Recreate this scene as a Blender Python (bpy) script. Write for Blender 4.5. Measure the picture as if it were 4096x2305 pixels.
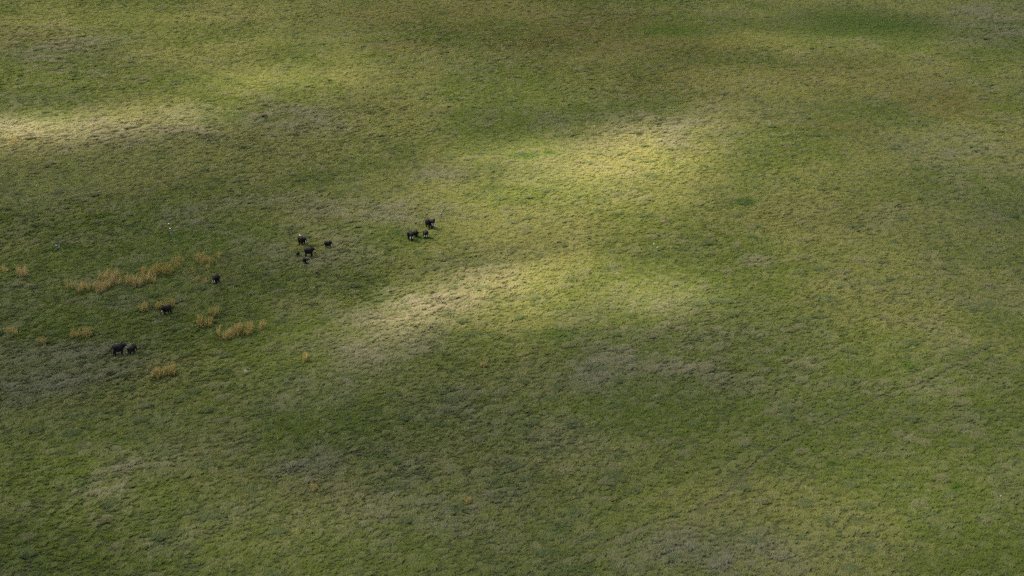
import bpy, bmesh, math, random
import numpy as np
from mathutils import Vector, Matrix, Euler

for o in list(bpy.data.objects): bpy.data.objects.remove(o)
SC = bpy.context.scene
COL = SC.collection
rng = np.random.default_rng(11)
random.seed(11)

# ------------------------------------------------------------------ camera, sky, sun, exposure
CAM_H = 175.0
FPX, CU, CV = 5689.0, 2048.0, 1152.5          # focal length and centre of the 4096 px wide photograph
PITCH = math.radians(22.0)
cam_d = bpy.data.cameras.new("camera"); cam = bpy.data.objects.new("camera", cam_d); COL.objects.link(cam)
cam.location = (0, 0, CAM_H)
cam.rotation_euler = (math.pi/2 - PITCH, 0, 0)
cam_d.sensor_width = 36.0; cam_d.lens = FPX/4096*36.0
cam_d.clip_start = 1.0; cam_d.clip_end = 20000.0
SC.camera = cam

SUN_EL, SUN_AZ = math.radians(47), math.radians(-68)   # azimuth from +y towards +x: from the left, a little beyond
TO_SUN = Vector((math.sin(SUN_AZ)*math.cos(SUN_EL), math.cos(SUN_AZ)*math.cos(SUN_EL), math.sin(SUN_EL)))
W = bpy.data.worlds.new("World"); SC.world = W; W.use_nodes = True
wn = W.node_tree; bg = wn.nodes["Background"]
sky = wn.nodes.new("ShaderNodeTexSky"); sky.sky_type = 'NISHITA'; sky.sun_disc = False
sky.sun_elevation = SUN_EL; sky.sun_rotation = SUN_AZ
wn.links.new(sky.outputs[0], bg.inputs[0]); bg.inputs[1].default_value = 0.105
sd = bpy.data.lights.new("sun", 'SUN'); so = bpy.data.objects.new("sun", sd); COL.objects.link(so)
sd.energy = 5.0; sd.angle = math.radians(0.55); sd.color = (1.0, 0.93, 0.80)
so.rotation_euler = (-TO_SUN).to_track_quat('-Z', 'Y').to_euler(); so.location = (0, 0, 900)
SC.view_settings.view_transform = 'Standard'; SC.view_settings.look = 'None'
SC.view_settings.exposure = 2.32; SC.view_settings.gamma = 1.0
cy = SC.cycles
cy.use_denoising = False; cy.max_bounces = 4; cy.diffuse_bounces = 2; cy.glossy_bounces = 1
cy.transmission_bounces = 2; cy.transparent_max_bounces = 8; cy.use_adaptive_sampling = True

# ------------------------------------------------------------------ helpers
def gpt(u, v):                                # photograph pixel -> point of the plain
    u = np.asarray(u, float); v = np.asarray(v, float)
    xc = (u-CU)/FPX; yc = (CV-v)/FPX
    dy = math.cos(PITCH)+yc*math.sin(PITCH); dz = -math.sin(PITCH)+yc*math.cos(PITCH)
    t = -CAM_H/dz
    return xc*t, dy*t
def pxm(v):                                   # photograph pixels per metre at row v
    return (v+FPX*math.tan(PITCH)-CV)*math.cos(PITCH)/CAM_H

def _hash(ix, iy, seed):
    h = (ix.astype(np.int64)*374761393 + iy.astype(np.int64)*668265263 + seed*974634777) & 0xffffffff
    h = ((h ^ (h >> 13))*1274126177) & 0xffffffff
    h = h ^ (h >> 16)
    return (h & 0xffff)/65535.0
def vnoise(x, y, seed):
    ix = np.floor(x); iy = np.floor(y); fx = x-ix; fy = y-iy
    fx = fx*fx*fx*(fx*(fx*6-15)+10); fy = fy*fy*fy*(fy*(fy*6-15)+10)
    a = _hash(ix, iy, seed); b = _hash(ix+1, iy, seed); c = _hash(ix, iy+1, seed); d = _hash(ix+1, iy+1, seed)
    return (a*(1-fx)+b*fx)*(1-fy)+(c*(1-fx)+d*fx)*fy
def fbm(x, y, scale, seed, octv=4, gain=0.5):
    r = np.zeros_like(x); amp = 1.0; tot = 0; ca, sa = 0.8, 0.6
    px, py = x/scale, y/scale
    for k in range(octv):
        r += amp*vnoise(px+k*17.3, py-k*9.1, seed+k*31); tot += amp; amp *= gain
        px, py = (px*ca-py*sa)*2.03, (px*sa+py*ca)*2.03
    return r/tot
def sstep(a, b, x):
    t = np.clip((x-a)/(b-a), 0, 1); return t*t*(3-2*t)
K = 4096/2576
def blobs(x, y, spec, wob=0.35, seed=70, p=2.0):
    """soft patches of the plain; centre and radii read off the photograph (2576 px wide), rot in degrees on the picture"""
    r = np.zeros_like(x)
    n1 = fbm(x, y, 38, seed, 4)-0.5; n2 = fbm(x, y, 38, seed+5, 4)-0.5
    for (u, v, ru, rv, rot, amp) in spec:
        cx, cy_ = gpt(u*K, v*K)
        ca, sa = math.cos(math.radians(rot)), -math.sin(math.radians(rot))
        ax = np.array(gpt((u+ru*ca)*K, (v+ru*sa)*K))-np.array((cx, cy_))
        bx = np.array(gpt((u-rv*sa*0.6)*K, (v+rv*ca)*K))-np.array((cx, cy_))
        det = ax[0]*bx[1]-ax[1]*bx[0]
        dx, dy = x-cx, y-cy_
        a = (dx*bx[1]-dy*bx[0])/det + n1*wob*2; b = (ax[0]*dy-ax[1]*dx)/det + n2*wob*2
        r = np.maximum(r, amp*np.exp(-(a*a+b*b)**(p/2)))
    return r

# sunlight that the gaps of the cloud let through (1 = clear sky)
SUNNY = [(1500,430,380,120,12,1.0),(1340,395,210,60,0,1.0),(1600,370,240,75,15,.95),(1540,500,270,70,0,.75),(1380,755,400,85,3,.8),(1030,785,190,85,20,.85),(1620,740,240,75,0,.85),(1330,480,240,70,0,.55),(1900,420,420,170,0,.34),(1560,560,420,120,0,.42),(1230,735,360,75,14,1.0),(1560,735,300,90,0,.72),(1060,800,180,70,30,.55),
         (90,322,280,46,3,1.0),(330,300,330,48,6,.66),(690,205,260,70,8,.60),(520,120,320,70,0,.24),(1980,700,480,260,0,.32),(2300,880,420,300,0,.28),
         (2000,112,330,34,-3,.32),(2330,1200,420,260,0,.28),(1650,1280,300,120,20,.12),(230,1230,330,130,0,.26),(700,1330,420,140,0,.24),
         (2480,330,260,200,0,.26),(2050,210,420,80,0,.18),(1250,240,340,90,0,.26),(200,205,420,70,0,.24),(300,60,420,80,0,.24),(1080,330,250,90,0,.24)]
DARK = [(1500,70,420,80,0,.45),(1000,1150,560,160,10,.75),(1250,1250,380,180,0,.6),(420,520,420,150,0,.6),(600,700,500,150,0,.45),(100,950,300,110,0,.5)]
def sunlight(x, y):
    w = (fbm(x, y, 130, 301, 4)-0.5)
    L = 0.06 + 0.12*np.clip(w*2+0.3, 0, 1)
    L += .055*sstep(640, 760, y)
    b = blobs(x, y, SUNNY, 0.32, 311, 1.9)
    L = 1-(1-L*(1-blobs(x, y, DARK, 0.4, 351)*0.85))*(1-b)
    L *= 0.86+0.34*fbm(x, y, 24, 377, 3)
    return np.clip(L, 0.04, 1)

# plant communities of the plain
GREY = [(730,295,110,40,-5,1),(1600,945,190,45,0,1.2),(1755,1392,190,52,0,1.3),(150,935,170,50,8,1.2),(980,870,180,60,25,1.1),(1080,770,200,60,20,.75),(150,120,160,50,0,.7),
        (1110,430,70,18,0,.8),(300,1200,90,40,15,.8),(760,1200,120,50,10,.7),(1050,1230,260,130,0,.42),(2450,430,170,180,0,.3),(450,550,60,25,0,.7),(900,530,200,30,0,.6),
        (690,1020,60,22,10,.7),(800,640,120,50,0,.4),(2500,60,120,50,0,.8),(1700,320,220,50,0,.5),(250,340,330,50,0,.55),(560,1300,120,40,0,.5),(1880,840,200,60,0,.35),(1330,1100,260,90,0,.25),(2200,1060,330,160,0,.05),(40,1000,60,30,0,.7),(1900,660,40,12,0,.7),(1100,1010,110,40,0,.6)]
BROWN = [(1500,90,330,80,-4,.95),(1720,200,200,60,0,.7),(2340,245,190,40,-14,1.0),(1000,40,180,40,0,.7),(1020,120,110,16,0,.8),(2040,190,300,50,0,.55),(1230,30,220,40,0,.8),(2100,320,80,16,0,.5),(1200,740,90,40,20,.4),(400,470,70,30,0,.4),(560,690,80,50,0,.35),(800,1240,120,40,0,.35)]
LUSH = [(2210,62,210,36,-8,.75),(2080,85,90,16,0,.5),(2480,150,100,40,0,.35),(1420,845,60,16,0,.7),(1060,602,38,9,0,.9),(998,588,14,6,0,.9),(1873,511,26,9,0,1.3),(1322,395,36,8,0,1.0),(1385,387,18,5,0,1.0),(430,598,20,6,0,1),(155,625,40,8,0,.7),(2090,1170,14,6,0,1),(2405,1228,18,8,0,1),(1770,688,14,5,0,.8),(2290,925,30,10,0,.6),(1260,1215,40,18,0,.5),(1400,1335,26,10,0,.5),(1350,1205,30,10,0,.5),(1680,80,90,16,0,.7),(245,1000,14,6,0,1),(210,1223,20,8,0,.9),(950,1150,40,12,0,.5),(1820,600,10,4,0,.8)]
YELL = [(1480,400,260,60,10,.6),(1900,108,280,30,-3,.55),(2350,150,120,30,0,.4),(1450,620,360,120,0,.35),(2000,560,380,200,0,.3),(690,200,220,60,0,.35),(1600,1290,240,50,12,.25),(400,60,300,60,0,.35),(1130,480,90,30,0,.4)]  # yellower grass, with brightness of the sun pools partly put into its colour
# narrow trodden trail of the plain
TRAIL_PX = [(2100,2316),(2218,2256),(2360,2200),(2490,2148),(2600,2100),(2700,2072),(2778,2048),(2850,2012),(2924,1966),(2970,1918),(3000,1878),(3033,1843),(3142,1772),(3240,1729),(3375,1664),(3511,1593),(3600,1562),(3674,1544),(3740,1516),(3880,1437),(3960,1390)]
TRX, TRY = gpt([p[0] for p in TRAIL_PX], [p[1] for p in TRAIL_PX])
def trail_dist(x, y):
    d = np.full_like(x, 1e9)
    for i in range(len(TRX)-1):
        ax, ay, bx, by = TRX[i], TRY[i], TRX[i+1], TRY[i+1]
        t = np.clip(((x-ax)*(bx-ax)+(y-ay)*(by-ay))/((bx-ax)**2+(by-ay)**2), 0, 1)
        d = np.minimum(d, np.hypot(x-ax-t*(bx-ax), y-ay-t*(by-ay)))
    return d

C_GREEN = np.array((.075,.092,.0165)); C_YEL = np.array((.160,.146,.043)); C_GREY = np.array((.130,.120,.060)); C_TAN = np.array((.194,.160,.090))
C_BROWN = np.array((.112,.082,.026)); C_LUSH = np.array((.036,.070,.010)); C_BLUE = np.array((.070,.083,.033))
STRAW_SUNLIT = [(1080,770,190,55,22,1),(1200,725,120,40,0,.6),(200,335,330,38,4,.75),(60,330,160,45,0,.9),(960,860,160,60,28,.55),(1560,345,200,40,15,.45),(1650,760,120,40,0,.4),(1350,420,160,45,0,.35)]  # straw grass; sunlit patches are also brightened through this paler colour
def communities(x, y):
    grey = blobs(x, y, GREY, .45, 401); brown = blobs(x, y, BROWN, .45, 431); lush = blobs(x, y, LUSH, .25, 461, 2.6); yel = blobs(x, y, YELL, .45, 491)
    n = fbm(x, y, 12, 501, 4); m = fbm(x, y, 46, 541, 3)
    grey = np.clip(grey*(.45+1.1*sstep(.38,.58,n)) + 0.30*sstep(.55, .68, n)*sstep(.34, .6, m) - .25*yel, 0, 1)
    return grey, brown*sstep(.25, .55, n+.12), lush, yel
def cells(x, y, size, seed, stretch=1.5, ang=math.radians(35)):
    """tussocks: distance to the nearest tussock centre and a random number of that tussock"""
    ca, sa = math.cos(ang), math.sin(ang)
    px, py = (x*ca+y*sa)/(size*stretch), (-x*sa+y*ca)/size
    ix, iy = np.floor(px), np.floor(py); best = np.full(x.shape, 9.0); rid = np.zeros_like(x)
    for ox in (-1, 0, 1):
        for oy in (-1, 0, 1):
            cx, cy_ = ix+ox, iy+oy
            d = np.hypot(cx+.1+.8*_hash(cx, cy_, seed)-px, cy_+.1+.8*_hash(cx, cy_, seed+1)-py)
            k = d < best; best = np.where(k, d, best); rid = np.where(k, _hash(cx, cy_, seed+2), rid)
    return best, rid
def plain_colour(x, y, j=None, rid=None):
    grey, brown, lush, yel = communities(x, y)
    m = fbm(x, y, 60, 561, 4); s = fbm(x, y, 5.5, 581, 3); q = fbm(x, y, 9, 601, 3)
    if j is None: j = np.full_like(x, .5)
    if rid is None: rid = np.full_like(x, .5)
    s = .35*s+.65*(.05+.90*rid)
    def mix(a, b, t): return a*(1-t[:, None])+b*t[:, None]
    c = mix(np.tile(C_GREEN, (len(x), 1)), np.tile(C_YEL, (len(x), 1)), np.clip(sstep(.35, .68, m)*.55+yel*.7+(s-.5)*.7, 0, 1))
    c = mix(c, np.tile(C_BLUE, (len(x), 1)), np.clip(sstep(.52, .70, .5*q+.5*(1-rid))*.6*(1-yel), 0, 1))
    c = mix(c, np.tile(C_GREY, (len(x), 1)), np.clip(grey*(.82+.8*(s-.5)+.35*(j-.5))+.18*sstep(.70,.9,rid)*(1-.6*yel), 0, 1))
    c = mix(c, np.tile(C_BROWN, (len(x), 1)), np.clip(brown*(.52+.7*(s-.5)+.5*(j-.5)), 0, 1))
    c = mix(c, np.tile(C_TAN, (len(x), 1)), np.clip((.30*sstep(.75, 1.0, j)+.35*sstep(.80, .95, rid))*(.25+.5*grey+.25*brown), 0, 1)*.8)
    st = blobs(x, y, STRAW_SUNLIT, .4, 521)
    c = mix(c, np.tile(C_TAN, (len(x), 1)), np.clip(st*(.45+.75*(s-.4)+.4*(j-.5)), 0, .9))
    c = mix(c, np.tile(C_LUSH, (len(x), 1)), np.clip(lush*(.55+.8*(s-.25)), 0, 1))
    return c, grey, brown, lush, yel

def new_obj(name, verts, faces, mat=None, parent=None, smooth=False):
    me = bpy.data.meshes.new(name)
    me.from_pydata([tuple(v) for v in verts], [], faces); me.update()
    if smooth: me.polygons.foreach_set("use_smooth", [True]*len(me.polygons))
    if mat: me.materials.append(mat)
    o = bpy.data.objects.new(name, me); COL.objects.link(o)
    if parent: o.parent = parent
    return o
def tag(o, label=None, cat=None, group=None, kind=None):
    if label: o["label"] = label
    if cat: o["category"] = cat
    if group: o["group"] = group
    if kind: o["kind"] = kind
    return o
def empty(name, loc, rz=0, s=1.0):
    o = bpy.data.objects.new(name, None); COL.objects.link(o); o.location = loc; o.rotation_euler = (0, 0, rz); o.scale = (s, s, s); o.empty_display_size = .3
    return o
def set_attr(me, name, arr, kind, domain='POINT'):
    a = me.attributes.new(name, kind, domain)
    a.data.foreach_set("color" if kind == 'FLOAT_COLOR' else "vector" if kind == 'FLOAT_VECTOR' else "value", np.ascontiguousarray(arr).ravel())
def mat_new(name):
    m = bpy.data.materials.new(name); m.use_nodes = True
    nt = m.node_tree; b = nt.nodes["Principled BSDF"]
    return m, nt, b

# ------------------------------------------------------------------ materials
def noise_mat(name, c0, c1, scale, rough=.9, bump=0.0, detail=6, spec=.2, coord='Object'):
    m, nt, b = mat_new(name)
    tc = nt.nodes.new("ShaderNodeTexCoord"); n = nt.nodes.new("ShaderNodeTexNoise"); r = nt.nodes.new("ShaderNodeValToRGB")
    n.inputs["Scale"].default_value = scale; n.inputs["Detail"].default_value = detail
    nt.links.new(tc.outputs[coord], n.inputs["Vector"]); nt.links.new(n.outputs["Fac"], r.inputs[0])
    r.color_ramp.elements[0].color = (*c0, 1); r.color_ramp.elements[1].color = (*c1, 1)
    r.color_ramp.elements[0].position = .35; r.color_ramp.elements[1].position = .68
    nt.links.new(r.outputs[0], b.inputs["Base Color"]); b.inputs["Roughness"].default_value = rough; b.inputs["Specular IOR Level"].default_value = spec
    if bump:
        bp = nt.nodes.new("ShaderNodeBump"); bp.inputs["Strength"].default_value = bump; bp.inputs["Distance"].default_value = .05
        nt.links.new(n.outputs["Fac"], bp.inputs["Height"]); nt.links.new(bp.outputs[0], b.inputs["Normal"])
    return m

def ground_mat():
    m, nt, b = mat_new("plain_turf")
    at = nt.nodes.new("ShaderNodeAttribute"); at.attribute_name = "gcol"
    tc = nt.nodes.new("ShaderNodeTexCoord"); n = nt.nodes.new("ShaderNodeTexNoise"); n.inputs["Scale"].default_value = 1.6; n.inputs["Detail"].default_value = 8
    nt.links.new(tc.outputs["Object"], n.inputs["Vector"])
    r = nt.nodes.new("ShaderNodeMapRange"); r.inputs[1].default_value = .3; r.inputs[2].default_value = .7; r.inputs[3].default_value = .45; r.inputs[4].default_value = 1.15
    nt.links.new(n.outputs["Fac"], r.inputs[0])
    mx = nt.nodes.new("ShaderNodeVectorMath"); mx.operation = 'SCALE'; nt.links.new(at.outputs["Color"], mx.inputs[0]); nt.links.new(r.outputs[0], mx.inputs["Scale"])
    nt.links.new(mx.outputs[0], b.inputs["Base Color"]); b.inputs["Roughness"].default_value = 1; b.inputs["Specular IOR Level"].default_value = .1
    bp = nt.nodes.new("ShaderNodeBump"); bp.inputs["Distance"].default_value = .25; bp.inputs["Strength"].default_value = .8
    nt.links.new(n.outputs["Fac"], bp.inputs["Height"]); nt.links.new(bp.outputs[0], b.inputs["Normal"])
    return m
def grass_mat():
    m = bpy.data.materials.new("grass_blades"); m.use_nodes = True; nt = m.node_tree; nt.nodes.clear()
    at = nt.nodes.new("ShaderNodeAttribute"); at.attribute_type = 'INSTANCER'; at.attribute_name = "tcol"
    bl = nt.nodes.new("ShaderNodeAttribute"); bl.attribute_name = "btint"
    mx = nt.nodes.new("ShaderNodeVectorMath"); mx.operation = 'MULTIPLY'
    nt.links.new(at.outputs["Color"], mx.inputs[0]); nt.links.new(bl.outputs["Color"], mx.inputs[1])
    d = nt.nodes.new("ShaderNodeBsdfDiffuse"); t = nt.nodes.new("ShaderNodeBsdfTranslucent"); s = nt.nodes.new("ShaderNodeMixShader"); s.inputs[0].default_value = .28
    o = nt.nodes.new("ShaderNodeOutputMaterial")
    nt.links.new(mx.outputs[0], d.inputs[0]); nt.links.new(mx.outputs[0], t.inputs[0]); nt.links.new(d.outputs[0], s.inputs[1]); nt.links.new(t.outputs[0], s.inputs[2]); nt.links.new(s.outputs[0], o.inputs[0])
    return m
def reed_mat():
    m = bpy.data.materials.new("dry_reed"); m.use_nodes = True; nt = m.node_tree; nt.nodes.clear()
    bl = nt.nodes.new("ShaderNodeAttribute"); bl.attribute_name = "btint"
    d = nt.nodes.new("ShaderNodeBsdfDiffuse"); t = nt.nodes.new("ShaderNodeBsdfTranslucent"); s = nt.nodes.new("ShaderNodeMixShader"); s.inputs[0].default_value = .25
    o = nt.nodes.new("ShaderNodeOutputMaterial")
    nt.links.new(bl.outputs["Color"], d.inputs[0]); nt.links.new(bl.outputs["Color"], t.inputs[0]); nt.links.new(d.outputs[0], s.inputs[1]); nt.links.new(t.outputs[0], s.inputs[2]); nt.links.new(s.outputs[0], o.inputs[0])
    return m
def cloud_mat():
    m = bpy.data.materials.new("cloud_vapour"); m.use_nodes = True; nt = m.node_tree; nt.nodes.clear()
    at = nt.nodes.new("ShaderNodeAttribute"); at.attribute_name = "vapour"
    tr = nt.nodes.new("ShaderNodeBsdfTransparent"); d = nt.nodes.new("ShaderNodeBsdfDiffuse"); tl = nt.nodes.new("ShaderNodeBsdfTranslucent")
    d.inputs[0].default_value = (.85, .87, .9, 1); tl.inputs[0].default_value = (.85, .87, .9, 1)
    a = nt.nodes.new("ShaderNodeMixShader"); a.inputs[0].default_value = .5; b = nt.nodes.new("ShaderNodeMixShader"); o = nt.nodes.new("ShaderNodeOutputMaterial")
    nt.links.new(d.outputs[0], a.inputs[1]); nt.links.new(tl.outputs[0], a.inputs[2])
    nt.links.new(at.outputs["Fac"], b.inputs[0]); nt.links.new(tr.outputs[0], b.inputs[1]); nt.links.new(a.outputs[0], b.inputs[2]); nt.links.new(b.outputs[0], o.inputs[0])
    return m
M_GROUND, M_GRASS, M_REED, M_CLOUD = ground_mat(), grass_mat(), reed_mat(), cloud_mat()
M_SKIN = noise_mat("elephant_skin", (.0048,.0038,.0031), (.0150,.0122,.0100), 2.2, .9, .5, 7, .0)
def pale_back(m):                             # hide lighter and browner towards the back, broken up by noise
    nt = m.node_tree; b = nt.nodes["Principled BSDF"]; old = b.inputs["Base Color"].links[0].from_socket
    tc = nt.nodes.new("ShaderNodeTexCoord"); sx = nt.nodes.new("ShaderNodeSeparateXYZ"); n = nt.nodes.new("ShaderNodeTexNoise"); n.inputs["Scale"].default_value = 1.3; n.inputs["Detail"].default_value = 6
    a = nt.nodes.new("ShaderNodeMath"); a.operation = 'MULTIPLY_ADD'; a.inputs[1].default_value = 1.6
    r = nt.nodes.new("ShaderNodeMapRange"); r.inputs[1].default_value = 3.25; r.inputs[2].default_value = 3.9
    mx = nt.nodes.new("ShaderNodeMix"); mx.data_type = 'RGBA'; pass
    nt.links.new(tc.outputs["Object"], sx.inputs[0]); nt.links.new(tc.outputs["Object"], n.inputs["Vector"])
    nt.links.new(n.outputs["Fac"], a.inputs[0]); nt.links.new(sx.outputs["Z"], a.inputs[2]); nt.links.new(a.outputs[0], r.inputs[0])
    c = next(i for i in mx.inputs if i.name == "A" and i.type == 'RGBA'); d = next(i for i in mx.inputs if i.name == "B" and i.type == 'RGBA'); d.default_value = (.031, .0245, .0195, 1)
    nt.links.new(r.outputs[0], mx.inputs[0]); nt.links.new(old, c)
    nt.links.new(next(o for o in mx.outputs if o.type == 'RGBA'), b.inputs["Base Color"])
pale_back(M_SKIN)
M_IVORY = noise_mat("ivory", (.52,.44,.29), (.64,.56,.40), 5, .45, 0, 3, .5)
M_WHITE = noise_mat("white_feathers", (.78,.78,.76), (.88,.88,.86), 9, .8)
M_BEAK = noise_mat("yellow_beak", (.55,.36,.06), (.65,.42,.08), 9, .5)
M_LEGS = noise_mat("dark_bird_legs", (.03,.03,.025), (.05,.05,.04), 9, .7)
M_DEAD = noise_mat("weathered_wood", (.05,.042,.035), (.22,.19,.16), 1.7, .95, .6, 8)
M_DARK_WOOD = noise_mat("dark_wood", (.014,.016,.014), (.04,.04,.034), 3, .95, .5, 8)  # near-black wood colour for some limbs
M_EARTH = noise_mat("dry_earth", (.013,.010,.006), (.042,.033,.021), 2.2, 1, .8, 8)
M_RED = noise_mat("reddish_earth", (.040,.027,.015), (.090,.064,.038), 2.2, 1, .8, 8)
M_PALE = noise_mat("pale_earth", (.12,.085,.06), (.32,.25,.185), 3.0, 1, .8, 8)
M_STONE = noise_mat("pale_stone", (.20,.175,.115), (.38,.34,.24), 4.0, .9, .6, 6)
M_TRAIL = noise_mat("trodden_earth", (.026,.023,.008), (.060,.049,.020), .9, 1, .5, 8)

# ------------------------------------------------------------------ ground: one sheet to the horizon
def axis(lo, hi, step, far):
    a = np.arange(lo, hi+.01, step); g = []; d = step; v = hi
    while v < far: d *= 1.5; v += d; g.append(v)
    h = []; d = step; v = lo
    while v > -far: d *= 1.5; v -= d; h.append(v)
    return np.array(h[::-1]+list(a)+g)
gx = axis(-420, 420, 3.0, 9000); gy = axis(230, 1100, 3.0, 9000)
X, Y = np.meshgrid(gx, gy); fx_, fy_ = X.ravel(), Y.ravel()
nx, ny = len(gx), len(gy)
idx = np.arange(nx*ny).reshape(ny, nx)
quads = np.stack([idx[:-1, :-1], idx[:-1, 1:], idx[1:, 1:], idx[1:, :-1]], -1).reshape(-1, 4)
ground = new_obj("ground", np.stack([fx_, fy_, np.zeros_like(fx_)], 1), quads.tolist(), M_GROUND, smooth=True)
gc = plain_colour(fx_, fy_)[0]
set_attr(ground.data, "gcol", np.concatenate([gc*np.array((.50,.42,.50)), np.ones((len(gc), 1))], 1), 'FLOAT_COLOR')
tag(ground, "flat grassy flood plain", "ground", kind="structure")

# trail: trodden ribbon 4 mm above the plain
def ribbon(px, py, w, z):
    v, f = [], []; P = []
    for i in range(len(px)-1):
        for k in range(6):
            t = k/6; P.append((px[i]*(1-t)+px[i+1]*t, py[i]*(1-t)+py[i+1]*t))
    P.append((px[-1], py[-1]))
    for i, p in enumerate(P):
        a, b = P[max(0, i-1)], P[min(len(P)-1, i+1)]
        t = Vector((b[0]-a[0], b[1]-a[1])).normalized(); n = Vector((-t.y, t.x)); ww = w*(.7+.6*random.random())
        off = n*random.uniform(-.12, .12)
        v += [(p[0]+off.x+n.x*ww/2, p[1]+off.y+n.y*ww/2, z), (p[0]+off.x-n.x*ww/2, p[1]+off.y-n.y*ww/2, z)]
        if i: f.append((2*i-2, 2*i-1, 2*i+1, 2*i))
    return v, f
v, f = ribbon(TRX, TRY, .5, .004)
tag(new_obj("path", v, f, M_TRAIL), "narrow trodden animal trail winding through the green grass", "path", kind="structure")

# ------------------------------------------------------------------ things: elephants
class MB:                                     # collects shapes into one mesh
    def __init__(s): s.v, s.f = [], []
    def add(s, v, f):
        n = len(s.v); s.v += [Vector(p) for p in v]; s.f += [tuple(i+n for i in q) for q in f]
    def tube(s, pts, rad, seg=14, cap=True):
        """pts: points; rad: radius or (ry, rz) per point"""
        pts = [Vector(p) for p in pts]; vs = []; up = Vector((0, 1, 0))
        for i, p in enumerate(pts):
            t = (pts[min(len(pts)-1, i+1)]-pts[max(0, i-1)]).normalized()
            a = up-t*up.dot(t)
            if a.length < .05: a = Vector((1, 0, 0))-t*t.x
            a.normalize(); b = t.cross(a)
            r = rad[i]; ra, rb = (r if isinstance(r, tuple) else (r, r))
            vs += [p+a*math.cos(2*math.pi*k/seg)*ra+b*math.sin(2*math.pi*k/seg)*rb for k in range(seg)]
        fs = []
        for i in range(len(pts)-1):
            for k in range(seg):
                k2 = (k+1) % seg; fs.append((i*seg+k, i*seg+k2, (i+1)*seg+k2, (i+1)*seg+k))
        if cap:
            fs.append(tuple(range(seg-1, -1, -1))); fs.append(tuple((len(pts)-1)*seg+k for k in range(seg)))
        s.add(vs, fs)
    def ball(s, c, r, M=None, seg=16, rings=10):
        vs = [Vector((0, 0, 1))]; fs = []
        for i in range(1, rings):
            a = math.pi*i/rings
            vs += [Vector((math.sin(a)*math.cos(2*math.pi*k/seg), math.sin(a)*math.sin(2*math.pi*k/seg), math.cos(a))) for k in range(seg)]
        vs.append(Vector((0, 0, -1))); n = len(vs)-1
        for k in range(seg):
            k2 = (k+1) % seg; fs.append((0, 1+k, 1+k2)); fs.append((n, 1+(rings-2)*seg+k2, 1+(rings-2)*seg+k))
            for i in range(rings-2): fs.append((1+i*seg+k, 1+(i+1)*seg+k, 1+(i+1)*seg+k2, 1+i*seg+k2))
        vs = [Vector((p.x*r[0], p.y*r[1], p.z*r[2])) for p in vs]
        if M: vs = [M @ p for p in vs]
        s.add([p+Vector(c) for p in vs], fs)
def spline(pts, n):
    """Catmull-Rom through points of any dimension"""
    P = np.array(pts, float); P = np.vstack([2*P[0]-P[1], P, 2*P[-1]-P[-2]]); out = []
    for i in range(1, len(P)-2):
        for k in range(n):
            t = k/n
            out.append(.5*((2*P[i])+(-P[i-1]+P[i+1])*t+(2*P[i-1]-5*P[i]+4*P[i+1]-P[i+2])*t*t+(-P[i-1]+3*P[i]-3*P[i+1]+P[i+2])*t**3))
    out.append(P[-2]); return np.array(out)

def remesh(mb, name, voxel, mat, parent, smooth_it=6):
    me = bpy.data.meshes.new(name); me.from_pydata([tuple(p) for p in mb.v], [], mb.f); me.update()
    t = bpy.data.objects.new(name, me); COL.objects.link(t)
    bm = bmesh.new(); bm.from_mesh(me); bmesh.ops.recalc_face_normals(bm, faces=bm.faces); bm.to_mesh(me); bm.free()
    r = t.modifiers.new("r", 'REMESH'); r.mode = 'VOXEL'; r.voxel_size = voxel
    s = t.modifiers.new("s", 'SMOOTH'); s.iterations = smooth_it; s.factor = .5
    dg = bpy.context.evaluated_depsgraph_get(); ev = t.evaluated_get(dg)
    out = bpy.data.meshes.new_from_object(ev)
    bpy.data.objects.remove(t); out.name = name
    out.materials.clear(); out.materials.append(mat)
    out.polygons.foreach_set("use_smooth", [True]*len(out.polygons))
    o = bpy.data.objects.new(name, out); COL.objects.link(o); o.parent = parent
    return o

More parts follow.
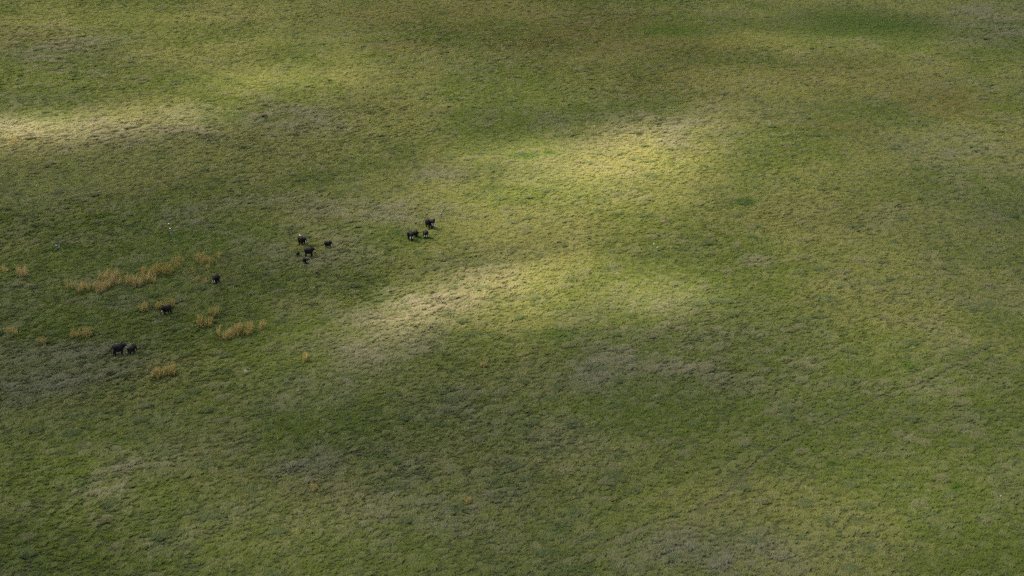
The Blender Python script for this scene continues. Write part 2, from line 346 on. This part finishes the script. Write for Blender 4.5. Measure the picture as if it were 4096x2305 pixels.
EAR = [(0,.30),(-.12,.46),(-.38,.56),(-.66,.50),(-.86,.28),(-.92,0),(-.82,-.30),(-.62,-.58),(-.40,-.78),(-.24,-.66),(-.12,-.36),(0,-.12)]
HERD = []
def elephant(u, v, heading, scale, label, ears=(.25,.25), yaw=0, pitch=0, trunk='down', tusk=.46, step=(0,0,0,0), tail=0.0, group="elephants crossing the plain", calf=False, part_voxel=.045):
    gx_, gy_ = gpt(u, v)
    root = empty("elephant", (float(gx_), float(gy_), 0), math.atan2(heading[1], heading[0]), scale)
    tag(root, label, "elephant", group); HERD.append((float(gx_), float(gy_)))
    b = MB()
    tor = spline([(-1.72,1.78,.20,.30),(-1.60,1.80,.46,.56),(-1.25,1.84,.68,.80),(-.65,1.77,.80,.92),(0,1.72,.84,.95),(.5,1.76,.76,.93),(.95,1.90,.62,.86),(1.25,2.04,.46,.66),(1.5,2.16,.36,.48)], 4)
    b.tube([(r[0], 0, r[1]) for r in tor], [(r[2], r[3]) for r in tor], 22)
    b.ball((.75, 0, 2.38), (.6, .32, .34))                 # withers
    b.ball((-1.0, 0, 2.32), (.7, .36, .36))                # crest of the rump
    b.tube([(-1.3,0,2.5),(-.6,0,2.60),(.1,0,2.56),(.8,0,2.60)], [.10,.13,.13,.10], 10)
    for i, (x, s) in enumerate(((.88,1),(.88,-1),(-1.12,1),(-1.12,-1))):
        y = .40*s; d = step[i]
        if x > 0: leg = [(x,y,1.75,.40),(x+.02+d*.25,y*1.05,1.25,.31),(x+.03+d*.6,y*1.05,.82,.235),(x+d*.85,y*1.05,.40,.20),(x+d,y*1.05,.14,.215),(x+d+.02,y*1.05,0,.235)]
        else: leg = [(x,y,1.75,.52),(x+.02+d*.3,y*1.08,1.25,.40),(x+.06+d*.65,y*1.08,.85,.265),(x-.04+d*.9,y*1.08,.45,.20),(x+d,y*1.08,.14,.21),(x+d+.03,y*1.08,0,.235)]
        L = spline(leg, 3); b.tube([tuple(r[:3]) for r in L], [float(r[3]) for r in L], 14)
    tl = [(-1.70,0,2.02,.075),(-1.86,.05*tail,1.82-.05*abs(tail),.06),(-1.94-.25*abs(tail),.25*tail,1.45+.10*abs(tail),.05),(-1.96-.45*abs(tail),.55*tail,1.08+.12*abs(tail),.045),(-1.98-.50*abs(tail),.66*tail,.82,.06),(-1.99-.52*abs(tail),.70*tail,.70,.05)]
    L = spline(tl, 3); b.tube([tuple(r[:3]) for r in L], [float(r[3]) for r in L], 8)
    # head in its own frame, turned on the neck
    piv = Vector((1.25, 0, 2.15)); R = Matrix.Rotation(math.radians(yaw), 3, 'Z') @ Matrix.Rotation(math.radians(pitch), 3, 'Y')
    T = lambda p: piv + R @ (Vector(p)-piv)
    h = MB()
    h.ball((1.72,0,2.30), (.50,.44,.54)); h.ball((1.66,0,2.58), (.36,.36,.28)); h.ball((1.98,0,2.22), (.28,.34,.44)); h.ball((1.78,0,1.90), (.36,.24,.22))
    h.tube([(1.15,0,2.12),(1.5,0,2.28)], [(.44,.56),(.42,.52)], 18)
    for s in (-1, 1): h.ball((2.02,.30*s,2.36), (.12,.08,.11)); h.ball((2.06,.24*s,2.02), (.20,.13,.16))
    tr = {'down': [(2.08,0,2.18,.29),(2.28,0,1.82,.225),(2.38,0,1.40,.18),(2.40,0,.98,.145),(2.38,0,.58,.115),(2.36,0,.22,.09),(2.40,0,.06,.075)],
          'curl': [(2.08,0,2.18,.29),(2.34,0,1.84,.225),(2.46,0,1.44,.18),(2.44,0,1.02,.145),(2.32,0,.66,.115),(2.16,0,.42,.095),(2.02,0,.34,.08)],
          'fwd': [(2.08,0,2.18,.29),(2.36,0,1.84,.225),(2.55,0,1.46,.18),(2.68,0,1.06,.145),(2.78,0,.66,.115),(2.84,0,.30,.095),(2.92,0,.10,.08)],
          'side': [(2.08,0,2.18,.29),(2.26,0,1.82,.225),(2.34,.03,1.40,.18),(2.38,.10,.98,.145),(2.44,.22,.60,.115),(2.52,.34,.32,.09),(2.58,.40,.18,.075)]}[trunk]
    if calf: tr = [(p[0]-.02, p[1], 2.18-(2.18-p[2])*.92, p[3]*.92) for p in tr]
    L = spline(tr, 4); h.tube([tuple(r[:3]) for r in L], [float(r[3]) for r in L], 14)
    for s, op in ((1, ears[0]), (-1, ears[1])):            # ears: flat leaf-shaped flaps, part of the body
        ang = math.radians(8+80*op); n = len(EAR); th = .055
        ca, sa = math.cos(ang), math.sin(ang)
        vs = []
        for side in (1, -1):
            for (ex, ez) in EAR + [(-.45,-.02)]:
                bow = .10*math.sin(min(1, -ex/.9)*math.pi)
                lx, ly = ex*1.14, bow+side*th
                wx = lx*ca - ly*sa*-1; wy = -lx*sa + ly*ca
                vs.append(Vector((1.62+wx, (.38+wy)*s, 2.30+ez*1.04)))
        m = n+1; fs = []
        for k in range(n):
            k2 = (k+1) % n
            fs += [(k, k2, n), (m+k2, m+k, m+n), (k2, k, m+k, m+k2)]
        h.add(vs, fs)
    b.add([T(p) for p in h.v], h.f)
    Q = lambda p: Vector((p[0]*.87, p[1]*1.02, p[2]*1.13))
    b.v = [Q(p) for p in b.v]
    remesh(b, "body", part_voxel, M_SKIN, root)
    if tusk > 0:
        for s in (-1, 1):
            q = spline([(2.06,.23*s,2.02,.075),(2.22+.1*tusk,.28*s,1.80,.072),(2.36+.24*tusk,.31*s,1.62-.22*tusk,.066),(2.42+.62*tusk,.29*s,1.54-.34*tusk,.052),(2.46+.95*tusk,.24*s,1.52-.36*tusk,.02)], 4)
            tb = MB(); tb.tube([T(r[:3]) for r in q], [float(r[3])*.95 for r in q], 10)
            new_obj("tusk", [Q(p) for p in tb.v], tb.f, M_IVORY, root, True)
    return root

elephant(1717,914,(.50,-.87),1.22,"large elephant with one ear flared wide, topmost of the group of four", ears=(1.0,.35), yaw=14, pitch=0, trunk='down', tusk=0.34, step=(.15,-.1,-.1,.15), tail=-1.0)
elephant(1641,962,(.22,-.98),1.15,"stocky tusked elephant facing the viewer, lowest of the group of four", ears=(.5,.25), yaw=4, pitch=14, trunk='down', tusk=0.20, step=(.2,-.1,-.15,.1))
elephant(1663,948,(.12,-.99),.80,"small calf with both ears spread wide between three bigger elephants", ears=(1.0,1.0), pitch=6, trunk='down', tusk=0, step=(.1,-.1,0,0), calf=True, part_voxel=.05)
elephant(1702,954,(.06,-1.0),1.0,"half grown tusked elephant facing the viewer, right of the spread eared calf", ears=(.45,.2), pitch=12, trunk='down', tusk=0.20, step=(-.1,.15,.1,-.1))
elephant(1208,981,(.74,-.67),1.08,"elephant with a white egret on its back", ears=(.15,.2), yaw=22, pitch=6, trunk='fwd', tusk=0.28, step=(.1,-.2,-.1,.2))
elephant(1312,992,(.98,-.18),.84,"young elephant striding right with its trunk reaching forward, rightmost of the group of five", ears=(.1,.1), pitch=4, trunk='fwd', tusk=0.07, step=(.35,-.3,-.35,.3))
elephant(1236,1026,(.99,.10),1.06,"large elephant in profile with hanging trunk, biggest of the group of five", ears=(.05,.1), pitch=-2, trunk='curl', tusk=0.22, step=(.3,-.05,-.2,.2))
elephant(1192,1024,(.35,.94),.49,"tiny calf standing behind the large elephant in profile, smallest of all", ears=(.2,.3), trunk='down', tusk=0, calf=True, part_voxel=.06, step=(.1,-.1,-.1,.1))
elephant(1221,1056,(.52,-.85),.76,"young elephant with flared ear just below the large elephant in profile", ears=(.95,.3), yaw=18, pitch=10, trunk='down', tusk=0.15, step=(.1,-.1,-.1,.1))
elephant(866,1136,(-.16,-.99),1.05,"lone elephant facing the viewer with two short white tusks", ears=(.1,.15), yaw=-12, pitch=14, trunk='down', tusk=0.21, step=(.15,-.1,-.1,.1))
elephant(669,1258,(-.76,-.65),1.02,"lone elephant walking left beside the yellow reeds with its trunk to the ground", ears=(.1,.12), yaw=6, pitch=10, trunk='fwd', tusk=0.14, step=(.25,-.2,-.2,.25))
elephant(476,1420,(.95,.30),1.16,"big bull elephant with long white tusks beside a smaller one", ears=(.25,.08), yaw=-6, pitch=-8, trunk='fwd', tusk=0.59, step=(.25,-.05,-.25,.15))
elephant(528,1416,(.62,.78),.83,"smaller elephant turned away in front of the long tusked bull", ears=(.3,.3), yaw=-8, pitch=8, trunk='curl', tusk=0, step=(.1,-.1,-.1,.15))

# ------------------------------------------------------------------ egrets
def egret(loc, rz, s, label):
    root = empty("egret", loc, rz, s); tag(root, label, "bird", "white egrets near the herd")
    b = MB()
    L = spline([(-.34,0,.30,.02),(-.20,0,.34,.07),(0,0,.38,.105),(.14,0,.42,.08),(.20,0,.52,.04),(.22,0,.62,.035),(.27,0,.67,.045),(.33,0,.66,.02)], 4)
    b.tube([tuple(r[:3]) for r in L], [float(r[3]) for r in L], 10)
    new_obj("body", b.v, b.f, M_WHITE, root, True)
    k = MB(); k.tube([(.32,0,.66),(.43,0,.64)], [.018,.003], 6); new_obj("beak", k.v, k.f, M_BEAK, root)
    for y in (-.04, .04):
        l = MB(); l.tube([(0,y,.33),(.02,y,.16),(0,y,0)], [.012,.01,.012], 6); l.tube([(-.03,y,.005),(.07,y,.005)], [.01,.006], 5); new_obj("leg", l.v, l.f, M_LEGS, root)
    return root
def onto(u, v, z):                            # point at height z seen at a pixel
    xc = (u-CU)/FPX; yc = (CV-v)/FPX
    dy = math.cos(PITCH)+yc*math.sin(PITCH); dz = -math.sin(PITCH)+yc*math.cos(PITCH); t = (z-CAM_H)/dz
    return Vector((xc*t, dy*t, z))
EGRET_ON_BACK = (gpt(1208, 981), .74, -.67)
(ex, ey), hx, hy = EGRET_ON_BACK
egret((float(ex)-hx*.9, float(ey)-hy*.9, 2.62*1.08*1.12), 2.3, 1.0, "white egret riding on an elephant's back")

# ------------------------------------------------------------------ dead trees
def dead_tree(u, v, label, limbs, trunk_pts, mat2=None):
    x, y = gpt(u, v); root = empty("dead_tree", (float(x), float(y), 0)); tag(root, label, "dead tree", "dead trees on the plain")
    b = MB(); L = spline(trunk_pts, 4)
    b.tube([tuple(r[:3]) for r in L], [float(r[3])*random.uniform(.85, 1.15) for r in L], 10)
    new_obj("trunk", b.v, b.f, M_DEAD, root, True)
    for l in limbs:
        dark = l[0]; b = MB(); L = spline(l[1], 4); b.tube([tuple(r[:3]) for r in L], [float(r[3])*random.uniform(.85, 1.15) for r in L], 8)
        new_obj("branch", b.v, b.f, M_DARK_WOOD if dark else M_DEAD, root, True)
    return root
t1 = dead_tree(686,953,"bare grey dead tree with egrets above, right of the other dead tree",
    [(0,[(.02,0,1.0,.10),(.30,-.05,1.15,.07),(.62,-.05,1.45,.045),(.85,0,1.55,.02)]),(0,[(.05,0,1.9,.08),(-.25,0,2.2,.05),(-.5,.05,2.45,.025)]),
     (1,[(.05,0,2.2,.07),(.22,.05,2.5,.045),(.32,.05,2.62,.02)]),(0,[(.0,0,2.35,.06),(-.12,0,2.9,.04),(-.22,0,3.35,.025)]),(1,[(.08,.05,.5,.1),(.25,.1,1.0,.08),(.28,.12,1.4,.05)])],
    [(0,0,-.2,.20),(.03,0,.4,.17),(-.02,0,.9,.19),(.03,.02,1.5,.15),(.02,0,2.1,.13),(.0,0,2.5,.08),(-.02,0,2.7,.04)])
tx, ty = gpt(686, 953)
egret((float(tx)-.22, float(ty), 3.33), 2.6, .95, "white egret perched on the top twig of the dead tree")
px_, py_ = gpt(675.5, 903)
egret((float(px_), float(py_), .42), 3.6, .95, "white egret standing in the grass just beyond the dead tree")
dead_tree(238,1003,"gnarled pale dead stump with a dark curved limb, nearest the left edge",
    [(1,[(.06,.1,2.2,.14),(.0,.15,2.9,.12),(-.28,.2,3.6,.11),(-.42,.25,4.1,.11),(-.36,.3,4.6,.15),(-.34,.3,4.75,.10)]),(1,[(.0,-.05,.35,.18),(-.32,-.1,.8,.20),(-.62,-.1,1.25,.15),(-.78,-.1,1.45,.06)]),
     (0,[(.0,0,1.9,.12),(-.10,-.1,2.3,.12),(-.16,-.1,2.55,.05)]),(1,[(.16,.05,.9,.14),(.24,.1,1.6,.12),(.26,.1,2.1,.08)])],
    [(0,0,-.2,.24),(.0,0,.5,.21),(-.03,0,.95,.24),(.06,.02,1.4,.27),(.02,.02,1.8,.24),(.06,.05,2.2,.18),(.08,.1,2.4,.08)])
bx, by = gpt(226, 990)
egret((float(bx), float(by), .45), 3.9, .95, "white egret standing to the left of the gnarled dead stump")

# ------------------------------------------------------------------ mounds and stones
def lump(name, u, v, r, label, cat, mat, seed, group=None, bump=.35, z0=-.06):
    x, y = gpt(u, v); b = MB(); b.ball((0, 0, 0), (1, 1, 1), None, 22, 14); rr = random.Random(seed)
    ph = [rr.uniform(0, 6.28) for _ in range(8)]
    vs = []
    for p in b.v:
        d = 1+bump*(.5*math.sin(3*p.x*2+ph[0])*math.sin(2.4*p.y*2+ph[1])+.35*math.sin(5*p.z+7*p.x+ph[2])+.25*math.sin(9*p.y+6*p.x+ph[3])+.2*math.sin(13*p.x-11*p.y+ph[4]))
        vs.append(Vector((p.x*r[0]*d, p.y*r[1]*d, max(-.25, p.z*r[2]*d)+z0)))
    o = new_obj(name, vs, b.f, mat, None, True); o.location = (float(x), float(y), 0)
    tag(o, label, cat, group); return o
lump("earth_mound",982,1488,(.66,.75,.55),"pale sandy earth mound with a dark hollow behind, below the reed beds","mound",M_PALE,1)
lump("earth_mound",2982,810,(1.25,1.6,.75),"dark brown earth mound ringed by lush green grass","mound",M_EARTH,2)
lump("earth_mound",2657,887,(1.6,1.5,.62),"low reddish earth mound beneath the brightest sunlit patch","mound",M_RED,3)
lump("earth_mound",2086,618,(1.5,1.3,.60),"brown earth mound inside the brightest sunlit patch","mound",M_EARTH,4)
lump("stone",2616,978,(.32,.26,.50),"small tan stone, uppermost of three in sunny grass","stone",M_STONE,5,"stones in the sunny grass",.3)
lump("stone",2629,996,(.26,.24,.72),"upright whitish stone, rightmost of three in sunny grass","stone",M_STONE,6,"stones in the sunny grass",.3)
lump("stone",2597,999,(.55,.35,.46),"low greyish stone, leftmost of three in sunny grass","stone",noise_mat("grey_stone",(.08,.065,.05),(.19,.16,.135),4,.95,.5),7,"stones in the sunny grass",.35)
lump("stone",4003,1988,(.20,.18,.52),"lone tan stone near the right edge of the grass","stone",M_STONE,8,None,.3)

# ------------------------------------------------------------------ reed beds: tall dry stalks, each bed one thing
def reed_bed(cells, n, hgt, label, tone=0.5):
    """cells: (u, v, ru, rv) foot areas in photograph pixels"""
    ws = np.array([c[2]*c[3] for c in cells], float); ws /= ws.sum()
    V, F, Cc = [], [], []
    cx = sum(c[0] for c in cells)/len(cells); cyy = sum(c[1] for c in cells)/len(cells); ox, oy = gpt(cx, cyy); ox, oy = float(ox), float(oy)
    g = np.random.default_rng(int(cx*7+cyy))
    ctr = []
    for c, w in zip(cells, ws):
        for _ in range(max(2, int(round(n*w/7)))):
            ctr.append((c[0]+g.uniform(-1, 1)*c[2], c[1]+g.uniform(-1, 1)*c[3], g.uniform(.75, 1.15), g.uniform(-.15, .15)))
    n = int(n*1.55)
    for i in range(n):
        c = ctr[g.integers(len(ctr))]
        x, y = gpt(c[0]+g.normal()*(3.4 if g.random() < .85 else 8), c[1]+g.normal()*(3.0 if g.random() < .85 else 5)); x, y = float(x)-ox, float(y)-oy
        h = 1.15*hgt*c[2]*g.uniform(.55, 1.2); a = g.uniform(0, math.pi); lx, ly = g.normal()*.10+.12, g.normal()*.10+.05
        mixv = np.clip(tone+c[3]+g.normal()*.14, 0, 1)
        col = np.array((.275,.198,.045))*(1-mixv)+np.array((.400,.272,.100))*mixv; col = col*g.uniform(.72, 1.2)
        green = np.array((.085,.085,.022))
        def blade(z0, z1, w0, w1, ang, dx, dy, c0, c1, bx_=0, by_=0):
            ca, sa = math.cos(ang), math.sin(ang); k = len(V)
            V.extend([(x+bx_-ca*w0, y+by_-sa*w0, z0), (x+bx_+ca*w0, y+by_+sa*w0, z0), (x+bx_+dx+ca*w1, y+by_+dy+sa*w1, z1), (x+bx_+dx-ca*w1, y+by_+dy-sa*w1, z1)])
            F.append((k, k+1, k+2, k+3)); Cc.extend([c0, c0, c1, c1])
        for da in (0, 1.57):
            blade(0, h*.55, .030, .028, a+da, lx*.4*h, ly*.4*h, green, col*.8)
            blade(h*.55, h*.88, .030, .048, a+da, lx*.5*h, ly*.5*h, col*.85, col, lx*.4*h, ly*.4*h)
            blade(h*.88, h*1.06, .048, .010, a+da, lx*.4*h, ly*.4*h, col, col*1.12, lx*.9*h, ly*.9*h)
        for _ in range(4):
            zz = h*g.uniform(.3, .8); an = g.uniform(0, 6.28); l = g.uniform(.3, .6)
            blade(zz, zz+l*g.uniform(.2, .8), .03, .006, an+1.57, math.cos(an)*l, math.sin(an)*l, col*.9, col*1.05, lx*zz*.8, ly*zz*.8)
    o = new_obj("reed_bed", V, F, M_REED); o.location = (ox, oy, 0)
    set_attr(o.data, "btint", np.concatenate([np.array(Cc), np.ones((len(Cc), 1))], 1), 'FLOAT_COLOR')
    return tag(o, label, "reeds", "dry reed beds among the grass")
def cr(x, y): return x/2.1467, 1000+y/2.1467
def bed(cells, n, h, label, tone=.5): reed_bed([(*cr(a, b), c/2.1467, d/2.1467) for (a, b, c, d) in cells], n, h, label, tone)
bed([(195,225,48,22)],90,2.6,"small pinkish tan reed bed nearest the left edge",.9)
bed([(60,190,50,20)],34,1.8,"thin brownish reed bed at the left edge",.6)
bed([(700,360,60,18),(820,355,80,25),(600,350,35,12),(920,330,40,18),(1000,310,60,15),(1100,300,70,15),(1170,320,60,20),(1270,285,60,14),(930,260,90,20)],640,2.7,"longest reed bed, a broad pale golden band",.72)
bed([(1230,220,25,18),(1340,225,70,20),(1400,190,60,25)],260,2.5,"olive yellow reed bed right above the longest golden one",.15)
bed([(1500,150,90,50),(1640,200,25,15)],80,2.3,"scattered olive stalks between two yellow reed beds",.2)
bed([(1710,110,40,30),(1800,120,45,20),(1855,90,20,15)],120,2.5,"sparse upright yellow reed bed upper right of the reeds",.35)
bed([(1775,185,12,8),(1760,295,16,12),(1715,280,16,10)],60,2.1,"little yellow reed tufts left of the lone facing elephant",.4)
bed([(1240,525,50,14),(1380,515,55,18),(1455,500,30,18)],170,2.2,"yellow reed bed touching the lone left walking elephant",.25)
bed([(1840,560,45,20),(1760,650,55,22),(1700,630,25,12)],190,2.3,"slanting yellow reed bed right of the lone left walking elephant",.3)
bed([(1880,735,15,12),(1960,760,45,22),(2060,720,40,30),(2150,720,45,25),(2240,690,22,15)],290,2.4,"wide tan reed bed lowest right of the reeds",.5)
bed([(630,755,30,12),(720,750,50,14)],120,2.3,"golden reed bed above the big tusked bull",.35)
bed([(365,810,35,12)],36,1.6,"faint small reed clump left of the golden bed above the bull",.3)
bed([(80,720,60,14)],46,1.8,"dull ochre reed clump at the left edge, lower than the pinkish bed",.3)
bed([(1285,1040,14,10),(1350,1100,45,16),(1450,1075,60,16)],190,2.4,"yellow reed bed lowest of all, below the big tusked bull",.3)
reed_bed([(1224,1446,12,10)],34,2.1,"single small yellow reed clump by the grey brushy grass",.35)
reed_bed([(1932,1468,6,5)],34,1.6,"small yellow reed clump in the middle of the dark green grass",.3)
reed_bed([(1868,2012,8,6)],36,1.1,"low yellow reed clump in the bottom foreground",.4)
reed_bed([(1256,1962,9,6)],34,1.2,"low golden reed clump in the foreground grey grass",.45)
reed_bed([(42,588,7,9),(58,578,8,7)],44,2.2,"pale sunlit reed clump at the left edge, highest in the picture",.7)

# ------------------------------------------------------------------ grass: wind-combed tufts over the plain (nobody could count them)
def tuft_mesh(kind, seed):
    g = np.random.default_rng(seed); V, F, Cc = [], [], []
    nb = {'short': 30, 'tall': 38, 'broad': 26}[kind]
    for i in range(nb):
        a = g.uniform(0, 6.28); r = math.sqrt(g.uniform())*{'short': .46, 'tall': .36, 'broad': .5}[kind]
        x, y = r*math.cos(a), r*math.sin(a)
        L = g.uniform(.55, 1.0)*{'short': .62, 'tall': 1.08, 'broad': .50}[kind]
        w = {'short': .038, 'tall': .036, 'broad': .055}[kind]*g.uniform(.8, 1.3)
        an = g.normal()*(.24 if kind == 'tall' else .4)                       # heading of the lean, x = downwind
        lean0 = g.uniform(.25, .6) + (0 if kind != 'broad' else .2)
        tint = g.uniform(.74, 1.20)*np.array((1+g.normal()*.05, 1, 1+g.normal()*.06))
        px, py, pz = x, y, 0; k0 = len(V); sa, ca = math.sin(an), math.cos(an); th = lean0; seg = 3
        for s in range(seg+1):
            t = s/seg; ww = w*(1-.82*t)
            V += [(px-sa*ww, py+ca*ww, pz), (px+sa*ww, py-ca*ww, pz)]; Cc += [tint*(.86+.2*t)]*2
            px += math.sin(th)*ca*L/seg; py += math.sin(th)*sa*L/seg; pz += math.cos(th)*L/seg; th += g.uniform(.28, .52)
        for s in range(seg): F.append((k0+2*s, k0+2*s+1, k0+2*s+3, k0+2*s+2))
    me = bpy.data.meshes.new("grass_tuft"); me.from_pydata(V, [], F); me.update(); me.materials.append(M_GRASS)
    set_attr(me, "btint", np.concatenate([np.array(Cc), np.ones((len(Cc), 1))], 1), 'FLOAT_COLOR')
    return me
TUFTS = bpy.data.collections.new("tuft_kinds")
for i, (k, s) in enumerate((('short',1),('short',2),('short',3),('tall',4),('tall',5),('tall',6),('broad',7),('broad',8))):
    o = bpy.data.objects.new(f"{i}_grass_tuft", tuft_mesh(k, s)); TUFTS.objects.link(o)

def tuft_points():
    PX, PY, S0 = [], [], []
    for (y0, y1, sp) in ((245,430,.62),(430,660,.76),(660,1060,1.0)):
        hw = .365*(y1*math.cos(PITCH)+CAM_H*math.sin(PITCH))+14
        xs = np.arange(-hw, hw, sp); ys = np.arange(y0, y1, sp*.95)
        a, b = np.meshgrid(xs, ys); a = a.ravel()+rng.uniform(-.6, .6, a.size)*sp; b = b.ravel()+rng.uniform(-.6, .6, b.size)*sp
        k = np.abs(a) < .365*(b*math.cos(PITCH)+CAM_H*math.sin(PITCH))+14
        PX.append(a[k]); PY.append(b[k]); S0.append(np.full(k.sum(), sp/.62))
    return np.concatenate(PX), np.concatenate(PY), np.concatenate(S0)
tx_, ty_, ts = tuft_points()
j = rng.uniform(size=tx_.size)
f1a, ida = cells(tx_, ty_, 1.25, 901); f1b, idb = cells(tx_, ty_, 2.1, 931, 1.7)
gsel = communities(tx_, ty_)
big = rng.uniform(size=tx_.size)*.4+.3 < np.clip(.30+.6*gsel[0]+.3*gsel[1]-.3*gsel[3]+1.2*(fbm(tx_, ty_, 14, 961, 3)-.5), 0, 1)
f1 = np.where(big, f1b, f1a); rid = np.where(big, idb, ida)
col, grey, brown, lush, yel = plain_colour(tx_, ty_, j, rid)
hump = np.clip(1.12-1.05*f1, .12, 1)*(.58+.68*rid)                      # each tussock is highest in its middle
clump = fbm(tx_, ty_, 2.6, 701, 2); pat = fbm(tx_, ty_, 8, 721, 3)
td = trail_dist(tx_, ty_)
keep = (td > .72) | (rng.uniform(size=tx_.size) < .12)
for (u, v, r) in ((982,1488,.9),(2982,810,1.5),(2657,887,1.7),(2086,618,1.6)):
    mx_, my_ = gpt(u, v); keep &= np.hypot(tx_-mx_, ty_-my_) > r
tallness = np.clip((hump-.38)*1.6+.35*grey+.2*brown-.15*yel+.2*big, 0, 1)
is_tall = rng.uniform(size=tx_.size) < tallness*.9
is_broad = (~is_tall) & ((lush > .4) | (rng.uniform(size=tx_.size) < .06))
f1c, idc = cells(tx_, ty_, 3.4, 1001, 1.3)
bush = (idc > .925) & (f1c < .30+.25*pat) & (lush < .3); hollow = (idc < .06) & (f1c < .38)
hump = np.where(bush, np.maximum(hump, 1.25), np.where(hollow, .25, hump))
bc = np.where((idc > .965)[:, None], C_GREY*np.array((.92, .90, .86)), C_BLUE*.95)
col = np.where(bush[:, None], .35*col+.65*bc, col); is_tall |= bush
kind = np.where(is_tall, rng.integers(3, 6, tx_.size), np.where(is_broad, rng.integers(6, 8, tx_.size), rng.integers(0, 3, tx_.size)))
wind = math.radians(38)+(fbm(tx_, ty_, 55, 741, 3)-.5)*1.5+(rid-.5)*1.3+rng.normal(size=tx_.size)*.30
size = np.clip(.50+.75*hump, .45, 1.45)*rng.uniform(.88, 1.14, tx_.size)
hz = size*np.where(is_tall, .66+.22*grey, .62)*np.sqrt(ts)*np.where(big, 1.1, .92)
for (ex_, ey_) in HERD:                                                # grazed and trampled low round the animals
    dd = np.hypot(tx_-ex_, ty_-ey_); hz *= 1-.45*np.exp(-(dd/3.2)**4)
sxy = size*ts*np.where(is_tall, 1.05, 1.0)
col = col*rng.uniform(.92, 1.08, (tx_.size, 1))
n_keep = int(keep.sum())
pm = bpy.data.meshes.new("grass"); pm.vertices.add(n_keep)
pm.vertices.foreach_set("co", np.stack([tx_[keep], ty_[keep], np.zeros(n_keep)], 1).astype(np.float32).ravel())
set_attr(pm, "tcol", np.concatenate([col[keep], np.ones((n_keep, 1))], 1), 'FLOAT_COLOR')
set_attr(pm, "tkind", kind[keep].astype(np.int32), 'INT')
set_attr(pm, "trot", np.stack([rng.normal(size=n_keep)*.06, rng.normal(size=n_keep)*.06, wind[keep]], 1), 'FLOAT_VECTOR')
set_attr(pm, "tscl", np.stack([sxy[keep], sxy[keep], hz[keep]], 1), 'FLOAT_VECTOR')
pm.materials.append(M_GRASS)
grass = bpy.data.objects.new("grass", pm); COL.objects.link(grass)
tag(grass, "wind combed green and grey grass covering the whole plain", "grass", kind="stuff")
ng = bpy.data.node_groups.new("grass_scatter", "GeometryNodeTree")
ng.interface.new_socket("Geometry", in_out='INPUT', socket_type='NodeSocketGeometry'); ng.interface.new_socket("Geometry", in_out='OUTPUT', socket_type='NodeSocketGeometry')
N = ng.nodes; gi = N.new("NodeGroupInput"); go = N.new("NodeGroupOutput"); ip = N.new("GeometryNodeInstanceOnPoints")
ci = N.new("GeometryNodeCollectionInfo"); ci.inputs["Collection"].default_value = TUFTS; ci.inputs["Separate Children"].default_value = True; ci.inputs["Reset Children"].default_value = True
def named(n, t):
    a = N.new("GeometryNodeInputNamedAttribute"); a.data_type = t; a.inputs[0].default_value = n; return next(s for s in a.outputs if s.enabled and s.name == "Attribute")
e2r = N.new("FunctionNodeEulerToRotation")
lk = ng.links.new
lk(gi.outputs[0], ip.inputs["Points"]); lk(ci.outputs[0], ip.inputs["Instance"]); ip.inputs["Pick Instance"].default_value = True
lk(named("tkind", 'INT'), ip.inputs["Instance Index"]); lk(named("trot", 'FLOAT_VECTOR'), e2r.inputs[0]); lk(e2r.outputs[0], ip.inputs["Rotation"]); lk(named("tscl", 'FLOAT_VECTOR'), ip.inputs["Scale"])
lk(ip.outputs[0], go.inputs[0])
md = grass.modifiers.new("scatter", 'NODES'); md.node_group = ng

# ------------------------------------------------------------------ broken cloud overhead: its gaps let the sun through in patches
CZ = 430.0
def build_cloud():
    cx_ = np.arange(-560, 561, 8.0); cyv = np.arange(120, 1241, 8.0)
    A, B = np.meshgrid(cx_, cyv); a, b = A.ravel(), B.ravel()              # where its shadow falls on the plain
    T = sunlight(a, b)
    edge = np.clip(np.minimum.reduce([a+560, 560-a, b-120, 1240-b])/70, 0, 1)
    T = 1-(1-T)*edge
    den = 1-np.sqrt(np.clip(T, 0, 1))                                      # two skins, each lets sqrt(T) through
    thick = 4+70*den**1.3*(.6+.8*fbm(a, b, 45, 811, 4))
    n_x, n_y = len(cx_), len(cyv); ii = np.arange(n_x*n_y).reshape(n_y, n_x)
    sx, sy = TO_SUN.x/TO_SUN.z, TO_SUN.y/TO_SUN.z
    zb = CZ+10*(fbm(a, b, 60, 831, 3)-.5); zt = zb+thick
    vb = np.stack([a+sx*zb, b+sy*zb, zb], 1); vt = np.stack([a+sx*zt, b+sy*zt, zt], 1)
    q = np.stack([ii[:-1, :-1], ii[:-1, 1:], ii[1:, 1:], ii[1:, :-1]], -1).reshape(-1, 4)
    n = n_x*n_y
    loop = list(ii[0, :])+list(ii[1:, -1])+list(ii[-1, -2::-1])+list(ii[-2:0:-1, 0])
    rim = [(int(loop[k]), int(loop[(k+1) % len(loop)]), int(loop[(k+1) % len(loop)])+n, int(loop[k])+n) for k in range(len(loop))]
    o = new_obj("cloud", np.vstack([vb, vt]), (q[:, ::-1].tolist()+(q+n).tolist()+rim), M_CLOUD, None, True)
    set_attr(o.data, "vapour", np.concatenate([den, den]).astype(np.float32), 'FLOAT')
    return tag(o, "broken cloud overhead with bright gaps", "cloud", kind="structure")
build_cloud()
print("tufts", n_keep)
